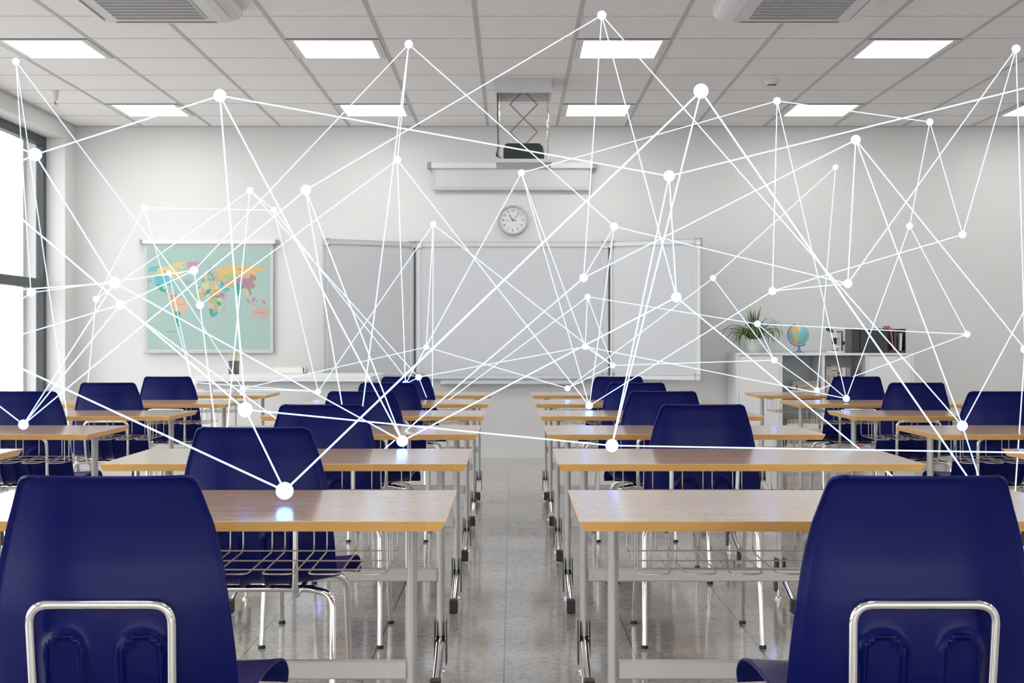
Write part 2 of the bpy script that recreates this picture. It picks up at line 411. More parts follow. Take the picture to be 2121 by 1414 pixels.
for x, z in ((-hw, lv[1]), (hw, lv[1]), (-hw, lv[3]), (hw, lv[3]), (0, lv[2]), (0, lv[4]), (-hw, lv[5]), (hw, lv[5])):
    bm = nb(); lathe(bm, [(.0065, -.008), (.0065, .014)], (x, 0, z), 12, axis='y'); obj('pivot', bm, 'orange' if z > -.59 else 'dark', P)
for sx in (-1, 1):
    for yy in (-.19, .19):
        bm = nb(); tube(bm, [(sx*.188, yy, zt+.02), (sx*.188, yy, zp1)], .0028, 8, 0)
        for q in (.15,.25,.45,.62,.72,.9): z = zt+(zp1-zt)*q; box(bm, sx*.188-.006, sx*.188+.006, yy-.006, yy+.006, z-.006, z+.006, 1, .001)
        obj('guide_rod', bm, ['chrome', 'plastg'], P)
bm = nb()
for dx in (0, .007): tube(bm, fillet([(-.2+dx,-.18,zt+.03),(-.202+dx,-.19,-.3),(-.196+dx,-.185,-.5),(-.206+dx,-.19,-.57),(-.198+dx,-.19,-.60),(-.17,-.15,-.60)], .04, 4), .003, 7)
box(bm, -.212,-.202,-.196,-.184,-.595,-.565)
obj('cable', bm, 'black', P)
bm = nb(); hb = .09
for y in (-.12,): 
    prism(bm, [(-.155, zp1), (.155, zp1), (.155, zp1+.150), (.142, zp1+.162), (-.142, zp1+.162), (-.155, zp1+.150)], .165, .172)
box(bm, -.16,-.154,-.10,.165, zp1, zp1+.10); box(bm, .154,.16,-.10,.165, zp1, zp1+.10)
obj('bracket', bm, 'lift', P)
q = thing('projector', 'black video projector resting on the ceiling lift platform', 'projector', (PX, 11.0, 2.466))
bm = nb(); prism(bm, [(-.152,.006),(.148,.006),(.146,.10),(.128,.122),(.118,.130),(-.128,.130),(-.140,.122),(-.152,.10)], -.12, .13); obj('body', bm, 'black', q)
bm = nb(); lathe(bm, [(.03, .13), (.03, .145), (.024, .15)], (.06, 0, .045), 20, axis='y'); obj('lens', bm, 'dark', q)
for x in (-.12, .12):
    bm = nb(); lathe(bm, [(.01, 0), (.01, .007)], (x, -.09, 0), 12); obj('foot', bm, 'dark', q)

# ------------------------------------------------------------------ pull-down screen
Q = thing('projection_screen', 'white pull-down projection screen, mostly rolled up, on the far wall above the clock', 'projection screen', (0, YW, 2.68))
bm = nb(); box(bm, -.75, .75, -.075, -.004, 0, .055, 0, .006); obj('case', bm, 'white', Q)
for s in (-1, 1): bm = nb(); box(bm, s*.765-.018, s*.765+.018, -.08, -.002, -.002, .057, 0, .003); obj('end_cap', bm, 'alug', Q)
bm = nb(); box(bm, -.735, .735, -.042, -.04, -.19, .002, 1); box(bm, -.705, .705, -.0425, -.0395, -.165, 0, 0); obj('screen', bm, ['screen', 'screenb'], Q)
bm = nb(); box(bm, -.742, .742, -.048, -.034, -.202, -.188, 0, .002); obj('bottom_bar', bm, 'plastg', Q)
bm = nb(); tube(bm, fillet([(0,-.041,-.20),(.004,-.041,-.222),(.012,-.041,-.222),(.014,-.041,-.205)], .006, 4), .003, 8); obj('pull_hook', bm, 'plastw', Q)

# ------------------------------------------------------------------ clock
K = thing('wall_clock', 'round silver-rimmed wall clock above the whiteboard', 'clock', (.008, YW, 2.203))
bm = nb(); lathe(bm, [(.136, 0), (.140, -.012), (.139, -.03), (.132, -.038), (.123, -.036), (.120, -.022)], seg=64, axis='y'); obj('rim', bm, 'rim', K)
bm = nb(); lathe(bm, [(.124, -.018), (.124, -.024)], seg=64, axis='y'); obj('dial', bm, 'face', K)
bm = nb()
for i in range(12):
    a = PI/6*(i+1); text(bm, str(i+1), .031, Matrix.Translation((math.sin(a)*.091, -.0245, math.cos(a)*.091)) @ FACE)
for i in range(60):
    a = PI/30*i; R = Matrix.Rotation(a, 3, 'Y'); big = i % 5 == 0
    obox(bm, R @ Vector((0, -.0248, .114)), (.003 if big else .0014, .001, .006 if big else .004), R)
obj('numerals', bm, 'ink', K)
for nm, a, l0, l1, w, y, mt in (('hour_hand', -34, -.008, .062, .005, -.027, 'ink'), ('minute_hand', 42, -.008, .098, .0036, -.029, 'ink'), ('second_hand', -90, -.034, .086, .0016, -.031, 'ink')):
    bm = nb(); R = Matrix.Rotation(math.radians(a), 3, 'Y'); obox(bm, R @ Vector((0, y, (l0+l1)/2)), (w, .001, l1-l0), R)
    if nm == 'second_hand': lathe(bm, [(.005, -.0245), (.005, -.033)], seg=14, axis='y'); obox(bm, R @ Vector((0, y, -.022)), (.004, .001, .024), R)
    obj(nm, bm, mt, K)

# ------------------------------------------------------------------ whiteboard (three leaves)
Wb = thing('whiteboard', 'large three-leaf whiteboard with its wings folded out on the far wall', 'whiteboard', (0, YW, 0))
zb, zt_ = .735, 1.996
def leaf(name, w_, origin, ang, side, parent):
    L = bpy.data.objects.new(name, None); COL.objects.link(L); L.parent = parent; L.location = origin; L.rotation_euler = (0, 0, ang)
    return L
def leaf_parts(bmf, bmp, x0, x1, yb, yf, R=Matrix.Identity(3), o=Vector((0,0,0)), fw=.04, cw=.055):
    def B(bm, a0, a1, b0, b1, c0, c1, mi=0, bev=.003):
        c = Vector(((a0+a1)/2, (b0+b1)/2, (c0+c1)/2)); obox(bm, o + R @ c, (a1-a0, b1-b0, c1-c0), R, mi, bev)
    B(bmp, x0+fw*.6, x1-fw*.6, yb, yf+.008, zb+fw*.6, zt_-fw*.6, 0, 0)
    B(bmf, x0, x1, yb-.001, yf, zt_-fw, zt_); B(bmf, x0, x1, yb-.001, yf, zb, zb+fw)
    B(bmf, x0, x0+fw, yb-.001, yf, zb, zt_); B(bmf, x1-fw, x1, yb-.001, yf, zb, zt_)
    B(bmf, x0+fw, x0+fw+.008, yf+.003, yf+.01, zb+fw, zt_-fw, 1, 0); B(bmf, x1-fw-.008, x1-fw, yf+.003, yf+.01, zb+fw, zt_-fw, 1, 0)
    for xa in (x0-.003, x1-cw+.003):
        for za in (zb-.004, zt_-cw+.004): B(bmf, xa, xa+cw, yb-.002, yf-.004, za, za+cw, 0, .008)
a1 = nb(); a2 = nb(); leaf_parts(a1, a2, -.885, .885, -.055, -.09)
# fix orientation: front is -y
obj('panel', a2, 'board', Wb); obj('frame', a1, ['alu', 'plastw'], Wb)
WA = math.atan2(.44, .80)
for s in (-1, 1):
    R = Matrix.Rotation(-s*WA, 3, 'Z'); o = Vector((s*.905, -.06, 0))
    a1 = nb(); a2 = nb()
    if s > 0: leaf_parts(a1, a2, 0.0, .905, -.0, -.035, R, o)
    else: leaf_parts(a1, a2, -.905, 0.0, -.0, -.035, R, o)
    L = obj('wing_panel', a2, 'board', Wb); obj('wing_frame', a1, ['alu', 'plastw'], L)
    bm = nb(); box(bm, s*.897-.0065, s*.897+.0065, -.104, -.05, zb+.03, zt_-.055, 0, .001); obj('hinge', bm, 'dark', Wb)
bm = nb(); box(bm, -.66, .66, -.16, -.05, zb-.045, zb-.035, 0, .002); box(bm, -.66, .66, -.165, -.158, zb-.045, zb-.022, 0, .002); box(bm, -.66, .66, -.06, -.002, zb-.06, zb-.004, 0, .002)
obj('pen_tray', bm, 'alu', Wb)
bm = nb()
for x in (-.6, .6):
    box(bm, x-.03, x+.03, -.056, -.001, zb+.1, zt_-.1)
obj('wall_rail', bm, 'plastg', Wb)

# ------------------------------------------------------------------ map
MC = dict(t=(.16,.52,.55), y=(.74,.62,.30), y2=(.72,.52,.20), g=(.06,.40,.29), m=(.47,.26,.30), p=(.78,.50,.35), k=(.66,.43,.38), o=(.76,.42,.10), l=(.42,.55,.22), b=(.12,.40,.50), v=(.55,.33,.42), r=(.68,.38,.33), h=(.64,.66,.36))
for k_, c_ in MC.items(): M['map_'+k_] = mat('map_colour_'+k_, tuple(.88*q_ for q_ in c_), .6)
CONT = """t 303,470 330,442 355,432 400,426 430,438 395,460 390,485 350,476 318,484
y 395,462 430,430 500,435 500,418 520,425 535,402 575,398 620,388 705,380 690,392 650,400 640,420 665,445 650,462 628,452 600,450 590,470 605,485 628,472 640,485 655,500 640,515 615,525 600,530 560,542 530,524 400,520 390,490
t 378,524 530,524 560,542 612,538 585,560 560,590 530,610 523,634 510,610 470,610 450,616 420,605 380,598 370,575 370,548
g 385,600 420,605 450,616 452,650 465,657 478,652 490,658 482,668 470,682 440,675 415,655 410,632 395,608 398,632 388,618
m 468,682 484,688 500,690 496,700 480,694
p 508,648 540,655 535,662
v 680,398 710,385 830,384 806,415 800,432 770,445 735,482 712,472 700,450 695,430 690,410
p 560,742 600,738 620,738 650,755 700,792 692,840 660,882 640,925 625,905 612,880 590,850 575,830 545,800 535,780
m 540,712 560,704 592,712 600,735 575,745 556,735
o 522,712 545,704 545,730 562,745 548,790 528,770
k 512,775 535,785 560,820 570,842 565,852 535,825
y 565,815 590,825 605,850 590,868 570,866
g 572,872 600,862 630,890 625,905 612,930 605,960 600,985 615,1020 600,1015 585,990 578,940
l 563,862 572,872 576,930 582,975 600,1018 578,985 568,930
y2 960,452 1000,460 1030,448 1035,425 1060,402 1045,440 1100,420 1150,400 1165,408 1220,415 1290,430 1350,428 1400,435 1478,446 1440,462 1425,478 1442,510 1415,482 1370,475 1350,490 1386,518 1382,546 1360,530 1310,503 1280,520 1200,522 1180,515 1130,498 1080,505 1050,515 1030,560 1000,545 975,512 990,490
l 1040,518 1090,500 1130,497 1188,520 1170,552 1120,560 1080,542 1055,552
m 1165,552 1200,522 1235,545 1290,550 1300,530 1312,503 1370,530 1355,565 1330,575 1345,595 1358,622 1335,648 1290,656 1252,632 1210,625 1180,605
k 1200,520 1240,518 1280,516 1300,532 1288,550 1238,546
g 1148,625 1160,600 1180,588 1205,622 1250,622 1252,640 1225,650 1212,662 1192,716 1180,700 1170,658 1150,648
y2 1248,628 1262,645 1275,668 1280,730 1270,700 1245,655
g 1280,650 1300,652 1318,690 1310,712 1295,700 1300,680
p 1275,668 1300,690 1290,705 1282,760 1270,690
m 1262,735 1285,752 1310,785 1298,790 1275,765
m 1322,752 1340,738 1358,730 1355,765 1340,775 1322,768
r 1312,790 1372,800 1368,808 1312,798
m 1375,755 1385,765 1378,785 1370,775
m 1415,765 1435,762 1455,772 1455,800 1430,785
y2 1455,772 1478,780 1498,808 1475,800 1455,800
l 1385,598 1405,590 1418,570 1410,545 1428,560 1420,592 1400,602
b 1358,545 1366,560 1360,575 1352,562
p 1362,645 1370,680 1385,700 1392,728 1375,712 1365,680
k 1325,925 1328,870 1368,840 1400,818 1432,822 1440,842 1452,842 1460,816 1475,850 1490,880 1482,915 1460,945 1430,935 1415,920 1390,912 1350,928
r 1416,958 1434,958 1426,970
b 888,490 890,470 915,440 945,428 935,450 920,475 918,500 900,500
k 945,430 968,445 965,470 940,475 935,455
o 938,490 960,488 960,498 940,500
m 828,556 860,550 858,570 848,582 830,580
y 850,530 870,518 888,525 885,545 862,550 852,542
l 885,508 912,500 916,522 900,530 886,525
m 915,498 945,500 945,522 918,520
l 945,520 975,512 1010,520 1005,535 975,550 955,545
r 845,482 855,490 862,512 846,520 850,500
o 828,500 840,498 838,510 826,508
g 892,545 905,548 925,572 915,572 900,558
m 930,525 945,528 965,545 955,560 945,578 932,560
o 965,562 1000,556 1030,560 1042,582 1000,582 970,580
h 835,602 875,584 900,585 905,645 875,662 830,625
y2 900,602 925,600 958,606 958,656 905,640
h 960,606 990,608 1000,655 960,655
b 795,632 815,628 825,620 820,640 800,645
h 800,650 830,630 832,685 800,688
k 832,628 872,665 870,685 835,700 800,695 830,685
g 880,665 918,645 918,680 905,695 875,700 870,685
k 920,642 955,656 952,690 940,712 918,700
o 955,656 1012,655 1012,690 1000,712 965,712 950,690
m 1010,690 1030,685 1060,715 1035,740 1005,725
r 1060,705 1076,702 1065,735 1040,765 1038,745
o 790,690 815,700 850,712 855,735 820,738 795,712
b 860,690 885,700 870,715 850,712
y 872,705 915,698 905,725 890,738 870,728
o 905,725 920,712 918,745 895,745
m 920,718 965,712 975,722 940,745 920,740
b 965,715 1005,712 1005,735 975,738
l 925,742 980,736 985,770 980,800 960,818 945,795 918,790 915,760
k 893,748 915,748 912,780 900,785
h 985,738 1030,742 1018,782 990,765
g 985,768 1022,785 1022,812 1000,815 983,795
p 905,795 945,798 950,840 905,838
r 952,820 985,805 1002,812 985,840 960,848
h 1002,818 1026,815 1022,840 1005,865 995,890 988,868 990,845
g 902,845 940,845 940,885 930,924 915,900
o 942,850 958,846 970,862 955,882 942,880
l 965,845 990,840 985,865 970,862
b 930,888 955,880 990,866 985,895 960,922 932,926
r 1040,840 1066,824 1058,860 1048,884 1038,872
t 1003,615 1035,608 1058,625 1088,650 1080,672 1045,672 1028,660
g 1075,640 1102,648 1095,665 1085,668
o 1042,582 1075,578 1105,590 1120,630 1085,625 1058,605
g 1015,592 1035,580 1052,612 1030,612
r 1045,680 1080,674 1078,688 1040,694
y2 1108,605 1145,590 1150,610 1120,632
k 1120,632 1150,612 1158,622 1140,642
o 1075,548 1105,550 1130,562 1125,575 1095,560
l 1070,570 1100,572 1118,585 1090,580
p 800,448 820,452 808,462
y 560,652 580,658 570,664
r 905,392 940,390 920,405"""
SM = 13.15/F/4.7125
mx0, mz0 = 240-1060.5, 460
def mp(cx, cy): return ((mx0+cx/4.7125)*13.15/F, H-(mz0+cy/4.7125-707)*13.15/F)
mcx = mp(905, 0)[0]
Mp = thing('world_map', 'hanging roll-up world map on a pale green sheet at the left of the far wall', 'map', (mcx, YW, 0))
zc0 = mp(0, 212)[1]; zc1 = mp(0, 172)[1]
bm = nb(); box(bm, -.62, .62, -.06, -.004, zc0, zc1, 0, .004); obj('roller_case', bm, 'white', Mp)
for s in (-1, 1): bm = nb(); box(bm, s*.626-.012, s*.626+.012, -.064, -.002, zc0-.002, zc1+.002, 0, .002); obj('end_cap', bm, 'alug', Mp)
xl, xr = mp(272, 0)[0]-mcx, mp(1530, 0)[0]-mcx; zb0 = mp(0, 1272)[1]
bm = nb(); box(bm, xl, xr, -.036, -.0345, zb0, zc0+.005, 0)
ixl, ixr = mp(296, 0)[0]-mcx, mp(1503, 0)[0]-mcx
box(bm, ixl, ixr, -.0368, -.0358, mp(0, 1243)[1], mp(0, 240)[1], 1)
cl = list(MC)
from mathutils.geometry import tessellate_polygon
for i_, li in enumerate(CONT.split('\n')):
    k_, *pp = li.split(); poly = [mp(*map(float, q_.split(','))) for q_ in pp]
    yy = -.0371-.000018*i_; P3_ = [Vector((x-mcx, yy, z)) for x, z in poly]
    vs_ = [bm.verts.new(p) for p in P3_]
    for tri in tessellate_polygon([P3_]):
        try: f = bm.faces.new([vs_[j] for j in tri]); f.material_index = 2+cl.index(k_)
        except ValueError: pass
bm.normal_update()
for f in bm.faces:
    if f.material_index >= 2 and f.normal.y > 0: f.normal_flip()
obj('map_sheet', bm, ['screenb', 'mapbg']+['map_'+k_ for k_ in cl], Mp, recalc=False)
bm = nb()
for s, cx, cy, sz in (('RUSSIA',1210,460,.016),('BRAZIL',630,805,.015),('AUSTRALIA',1405,885,.016),('NORTH',692,565,.012),('ATLANTIC',692,579,.012),('OCEAN',692,593,.012),('SOUTH',795,828,.012),('ATLANTIC',795,842,.012),('OCEAN',795,856,.012),('INDIAN',1196,826,.013),('OCEAN',1196,842,.013),('PACIFIC',322,566,.012),('OCEAN',322,580,.012),('SOUTHERN OCEAN',525,1068,.012),('CANADA',470,480,.012),('CHINA',1260,590,.014),('USA',440,575,.014),('ARCTIC OCEAN',875,384,.010),('INDIA',1185,630,.010)):
    x, z = mp(cx, cy); text(bm, s, sz, Matrix.Translation((x-mcx, -.0392, z)) @ FACE, 0, .0001)
M['mapink'] = mat('map_lettering', (.25,.33,.33), .7); obj('lettering', bm, 'mapink', Mp)
bm = nb(); box(bm, xl-.008, xr+.006, -.044, -.028, zb0-.008, zb0+.012, 0, .003); obj('bottom_bar', bm, 'plastg', Mp)
bm = nb(); hx = mp(903, 0)[0]-mcx; tube(bm, fillet([(hx-.008,-.036,zb0-.006),(hx-.006,-.036,zb0-.022),(hx+.004,-.036,zb0-.024),(hx+.006,-.036,zb0-.010)], .006, 4), .0022, 8); obj('pull_hook', bm, 'plastg', Mp)

# ------------------------------------------------------------------ teacher desk with its things
TZ = .805
Dk = thing('teacher_desk', "long white teacher's desk in front of the map and whiteboard", 'desk', (-1.815, 11.8, 0))
bm = nb(); box(bm, -.705, .705, -.6, .62, TZ-.042, TZ, 0, .003); obj('tabletop', bm, 'white', Dk)
bm = nb(); box(bm, -.68, .60, -.55, -.53, TZ-.10, TZ-.043, 0, .002); box(bm, -.68, .60, .53, .55, TZ-.10, TZ-.043, 0, .002); obj('apron', bm, 'plastg', Dk)
bm = nb(); box(bm, .60, .69, -.57, .57, TZ-.075, TZ-.043, 0, .002); obj('cable_tray', bm, 'plastg', Dk)
for x in (-.60, .60):
    for y in (-.5, .5):
        bm = nb(); box(bm, x-.03, x+.03, y-.03, y+.03, 0, TZ-.043, 0, .004); obj('leg', bm, 'white', Dk)
cx, cy = (484.5-1060.5)*12.05/F, 12.05
C = thing('pen_cup', "black wire mesh pen cup on the teacher's desk", 'pen cup', (cx, cy, TZ))
m = M['mesh'] = bpy.data.materials.new('black_wire_mesh'); m.use_nodes = True; t = m.node_tree; b = t.nodes['Principled BSDF']; b.inputs['Base Color'].default_value = (.02,.02,.025,1)
bb = mk(t, 'ShaderNodeTexBrick'); v = coords(t, scale=(1,1,1)); ch = mk(t, 'ShaderNodeTexChecker'); ch.inputs['Scale'].default_value = 520; lk(t, v, ch.inputs['Vector']); t.nodes.remove(bb)
lk(t, math_(t, 'ADD', math_(t, 'MULTIPLY', ch.outputs['Fac'], .35), .45), b.inputs['Alpha'])
bm = nb(); seg = 40
for r_ in (.043,):
    a = [bm.verts.new((math.cos(2*PI*k/seg)*r_, math.sin(2*PI*k/seg)*r_, .004)) for k in range(seg)]; c = [bm.verts.new((math.cos(2*PI*k/seg)*r_*1.05, math.sin(2*PI*k/seg)*r_*1.05, .108)) for k in range(seg)]
    for k in range(seg): bm.faces.new((a[k], a[(k+1)%seg], c[(k+1)%seg], c[k])).smooth = True
obj('mesh_wall', bm, 'mesh', C)
bm = nb(); lathe(bm, [(.045, 0), (.046, .006)], seg=40); obj('base', bm, 'black', C)
bm = nb(); tube(bm, [(math.cos(a*PI/18)*.046, math.sin(a*PI/18)*.046, .108) for a in range(37)], .0028, 6, caps=False); obj('rim', bm, 'black', C)
def pencil(x0, x1, y0, y1, L, label, body, tip, nm='pencil'):
    o_ = thing(nm, label, nm, (cx+x0, cy+y0, TZ+.009)); d = Vector((x1-x0, y1-y0, L)).normalized()*L
    bm = nb(); tube(bm, [(0,0,0), tuple(d*.92)], .0042, 6); obj('shaft', bm, body, o_)
    bm = nb(); tube(bm, [tuple(d*.92), tuple(d)], .0042, 6, r2=.0008); obj('tip', bm, tip, o_)
pencil(.024, -.055, 0, .0, .20, 'yellow pencil leaning to the left in the mesh pen cup', 'yellow', 'paper')
pencil(-.022, .052, .01, .01, .185, 'yellow pencil leaning to the right in the mesh pen cup', 'yellow', 'paper')
pencil(-.012, .036, -.016, -.016, .215, 'grey-blue pen, tallest item in the mesh pen cup', 'greyb', 'black', 'pen')
m = M['greyblue'] = mat('pen_grey', (.25,.28,.4), .4)

def lettering(o_, s, size, m4, mt='ink'):
    bm = nb(); text(bm, s, size, m4, 0, .0003); obj('lettering', bm, mt, o_)
def book_flat(loc, L, W, T, cover, label, group=None, spine_front=True, marks=None, rz=0., word=None, wsz=.018):
    """book lying flat: L along x, W along y, T thick. spine faces -y"""
    o_ = thing('book', label, 'book', loc, group, rz=rz); c_ = .003
    bm = nb()
    if spine_front:
        box(bm, -L/2, L/2, -W/2, W/2, 0, c_, 0, .0008); box(bm, -L/2, L/2, -W/2, W/2, T-c_, T, 0, .0008)
        box(bm, -L/2, L/2, -W/2-.001, -W/2+c_, 0, T, 0, .0012)
        for mi, (a, b_) in enumerate(marks or []):
            box(bm, a*L, b_*L, -W/2-.0018, -W/2, .002, T-.002, 1)
    obj('cover', bm, [cover, 'darkb'], o_)
    bm = nb(); box(bm, -L/2+.004, L/2-.004, -W/2+c_, W/2-.004, c_, T-c_); obj('pages', bm, 'paper', o_)
    if word: lettering(o_, word, wsz, Matrix.Translation((0, -W/2-.0022, T/2)) @ FACE)
    return o_
# binder-like book on the teacher's desk, spine to the right
bx, by = (602-1060.5)*12.15/F, 12.15
o_ = thing('book', "thick white book lying on the teacher's desk, cream spine to the right", 'book', (bx, by, TZ))
bm = nb(); Lh, Wd, Th = .13, .09, .064
box(bm, -Lh, Lh-.01, -Wd, Wd, 0, .006, 0, .002); box(bm, -Lh, Lh-.01, -Wd, Wd, Th-.006, Th, 0, .002)
prof = [(Lh-.012, 0), (Lh+.0, .004), (Lh+.008, .016), (Lh+.009, Th/2), (Lh+.008, Th-.016), (Lh, Th-.004), (Lh-.012, Th), (Lh-.012, Th-.006), (Lh-.004, Th-.01), (Lh-.001, Th/2), (Lh-.004, .01), (Lh-.012, .006)]
prism(bm, prof, -Wd, Wd, 0); obj('cover', bm, 'cream', o_)
bm = nb(); box(bm, -Lh+.006, Lh-.013, -Wd+.006, Wd-.006, .006, Th-.006); obj('pages', bm, 'paper', o_)

# ------------------------------------------------------------------ cabinet at the right
BX0, BX1, BY0, BY1, BZ = 1.998, 3.572, 12.64, 13.19, .978
bx = (BX0+BX1)/2
B = thing('bookcase', 'low white cabinet with open shelves between two doors on the far wall', 'cabinet', (bx, (BY0+BY1)/2, 0))
def bl(x): return (x-1060.5)*BY0/F-bx      # local x on the cabinet's front
hw = (BX1-BX0)/2; hd = (BY1-BY0)/2
bm = nb()
box(bm, -hw, -hw+.02, -hd, hd, 0, BZ-.022, 0, .001); box(bm, hw-.02, hw, -hd, hd, 0, BZ-.022, 0, .001)
for x in (bl(1618), bl(1706), bl(1796)): box(bm, x-.012, x+.012, -hd+.002, hd, .06, BZ-.022, 0, .001)
box(bm, -hw+.02, hw-.02, hd-.015, hd, .02, BZ-.022); box(bm, -hw+.02, hw-.02, -hd+.01, hd-.015, .06, .08, 0, .001); box(bm, -hw+.02, hw-.02, -hd+.03, -hd+.05, 0, .06)
obj('body', bm, 'white', B)
bm = nb(); box(bm, -hw-.002, hw+.002, -hd-.004, hd, BZ-.022, BZ, 0, .002); obj('top_board', bm, 'white', B)
SH1, SH2 = .628, .36
for x0, x1 in ((bl(1618)+.012, bl(1706)-.012), (bl(1706)+.012, bl(1796)-.012)):
    bm = nb(); box(bm, x0, x1, -hd+.01, hd-.015, SH1-.018, SH1, 0, .001); obj('shelf', bm, 'white', B)
for x0, x1, hx in ((-hw+.022, bl(1618)-.014, .0), (bl(1796)+.014, hw-.022, 0.)):
    bm = nb(); box(bm, x0, x1, -hd-.001, -hd+.017, .065, BZ-.026, 0, .002); d_ = obj('door', bm, 'white', B)
def wx(x, y=12.72): return (x-1060.5)*y/F
# lying books, upper shelf of the left bay
yb = 12.80
z = SH1
for (W_, T_, cv, lb, mk_, wd, x_) in ((.27,.014,'whiteb','thin white book at the bottom of the flat pile on the upper shelf',None,None,1668),
        (.245,.050,'beige','thick beige book in the middle of the flat pile on the upper shelf',[(-.36,-.30),(.40,.44)],'NOVELS',1669),
        (.235,.036,'greyb','pale grey book on top of the flat pile on the upper shelf',None,None,1670)):
    book_flat((wx(x_), yb, z), W_, .17, T_, cv, lb, 'books piled flat on the upper shelf', marks=mk_, word=wd, rz=0); z += T_
M['greyb2'] = mat('pale_grey_cover', (.52,.50,.47), .6)
z = .081
stack = [('darkb','dark book at the very bottom of the tall pile in the lower bay',.044,.30,None,None),('cream','cream ornate book second from the bottom of the lower pile',.040,.30,[(-.30,-.27),(.27,.30)],'STORIES'),
 ('greyb','grey book lettered with large capitals low in the lower pile',.036,.29,[(-.40,-.37),(.38,.41)],'JACK   YOUNG'),('darkb','black book in the middle of the lower pile',.030,.28,None,None),
 ('whiteb','white book with small prints in the lower pile',.036,.30,[(.40,.42)],'TALES'),('cream','cream book above the middle of the lower pile',.034,.285,[(-.42,-.38)],'POEMS'),
 ('whiteb','white book with yellow ornaments near the top of the lower pile',.044,.29,None,'X      X'),('beige','beige and black banded book on top of the lower pile',.040,.28,[(-.45,-.42),(-.34,-.32),(.20,.22),(.34,.38)],'MAGAZINES')]
for i, (cv, lb, T_, W_, mk_, wd) in enumerate(stack):
    book_flat((wx(1664)+.006*((i*7)%3-1), yb, z), W_, .17, T_, cv, lb, 'books piled flat in the lower bay', marks=mk_, word=wd, wsz=.02); z += T_
def book_up(x, w, h, cover, label, group, base, lean=0., marks=None, word=None, mt='ink'):
    o_ = thing('book', label, 'book', (x, yb, base), group); o_.rotation_euler = (0, lean, 0)
    D_ = .15; bm = nb()
    box(bm, -w/2, -w/2+.003, -D_/2, D_/2, 0, h, 0, .0008); box(bm, w/2-.003, w/2, -D_/2, D_/2, 0, h, 0, .0008); box(bm, -w/2, w/2, -D_/2-.001, -D_/2+.003, 0, h, 0, .001)
    for a, b_ in marks or []: box(bm, -w/2+.001, w/2-.001, -D_/2-.0018, -D_/2, a*h, b_*h, 1)
    obj('cover', bm, [cover, 'darkb'], o_)
    bm = nb(); box(bm, -w/2+.003, w/2-.003, -D_/2+.003, D_/2-.004, .004, h-.004); obj('pages', bm, 'paper', o_)
    if word: lettering(o_, word, w*.62, Matrix.Translation((0, -D_/2-.0022, h*.45)) @ Matrix.Rotation(PI/2, 4, 'Y') @ FACE, mt)
g_ = 'upright books on the right bay upper shelf'
xs = wx(1711.5)
for w_, h_, cv, lb, mk_, wd, ln in ((.041,.228,'cream','cream book lettered down its spine, leftmost of the upright books',[(.93,.95)],'POETRY',0),
      (.052,.236,'cream','wide cream book with ornamental spine, second of the upright books',[(.95,.965),(.80,.83),(.55,.57)],'GARDEN',0),
      (.042,.222,'beige','tan book with dark spine bands, third of the upright books',[(.72,.80),(.62,.67)],None,0),
      (.034,.220,'whiteb','white book with plain spine, fourth of the upright books',None,None,0),
      (.036,.222,'greyb','grey-brown book leaning slightly left, last of the upright books',None,'YOUNG',-.05)):
    book_up(xs+w_/2, w_, h_, cv, lb, g_, SH1, ln, mk_, wd, 'ink' if cv != 'greyb' else 'whiteb'); xs += w_+.002+(0.012 if ln == 0 and w_ == .034 else 0)
book_up(wx(1788.5), .045, .16, 'red', 'bright red upright book in the lower right bay', None, .081)
g2 = 'upright books in the lower right bay'
book_up(wx(1740), .05, .22, 'greyb', 'grey upright book in the lower right bay beside the red one', g2, .081)
book_up(wx(1728), .04, .21, 'cream', 'cream upright book in the lower right bay, leftmost', g2, .081)

# plant
px_, py_ = wx(1562, 12.86), 12.86
Pl = thing('potted_plant', 'leafy spider plant with arching leaves in a white pot on the cabinet', 'plant', (px_, py_, BZ))
bm = nb(); lathe(bm, [(.052,0),(.058,.004),(.076,.05),(.084,.12),(.086,.124),(.080,.124),(.078,.11)], seg=36); obj('pot', bm, 'pot', Pl)
bm = nb(); lathe(bm, [(.078,.10),(.078,.108)], seg=24); obj('soil', bm, 'soil', Pl)
bm = nb(); rnd = random.Random(3)
for i in range(120):
    a = rnd.random()*2*PI; up = rnd.random()
    if up > .80: L_ = rnd.uniform(.24,.34); el = math.radians(rnd.uniform(68,88)); droop = rnd.uniform(.05,.25)
    else: L_ = rnd.uniform(.26,.44); el = math.radians(rnd.uniform(38,72)); droop = rnd.uniform(1.6,3.0)
    w_ = rnd.uniform(.006,.011); p = Vector((math.cos(a)*.02, math.sin(a)*.02, .105)); n_ = 14; prev = None
    side = Vector((-math.sin(a), math.cos(a), 0))
    for k in range(n_+1):
        u = k/n_; ww = w_*min(1, u*5+.35)*(1-u**2.2)+.0003
        th = el-droop*u*u*1.15; d = Vector((math.cos(a)*math.cos(th), math.sin(a)*math.cos(th), math.sin(th)))
        if k: p = p + d*(L_/n_)
        nrm = d.cross(side).normalized(); pts = (p-side*ww+nrm*ww*.35, p, p+side*ww+nrm*ww*.35)
        cur = [bm.verts.new(q_) for q_ in pts]
        if prev:
            for s_ in (0,1): bm.faces.new((prev[s_], prev[s_+1], cur[s_+1], cur[s_])).smooth = True
        prev = cur
for v in bm.verts:
    if v.co.y > .30: v.co.y = .30+(v.co.y-.30)*.1
obj('foliage', bm, 'leaf', Pl)

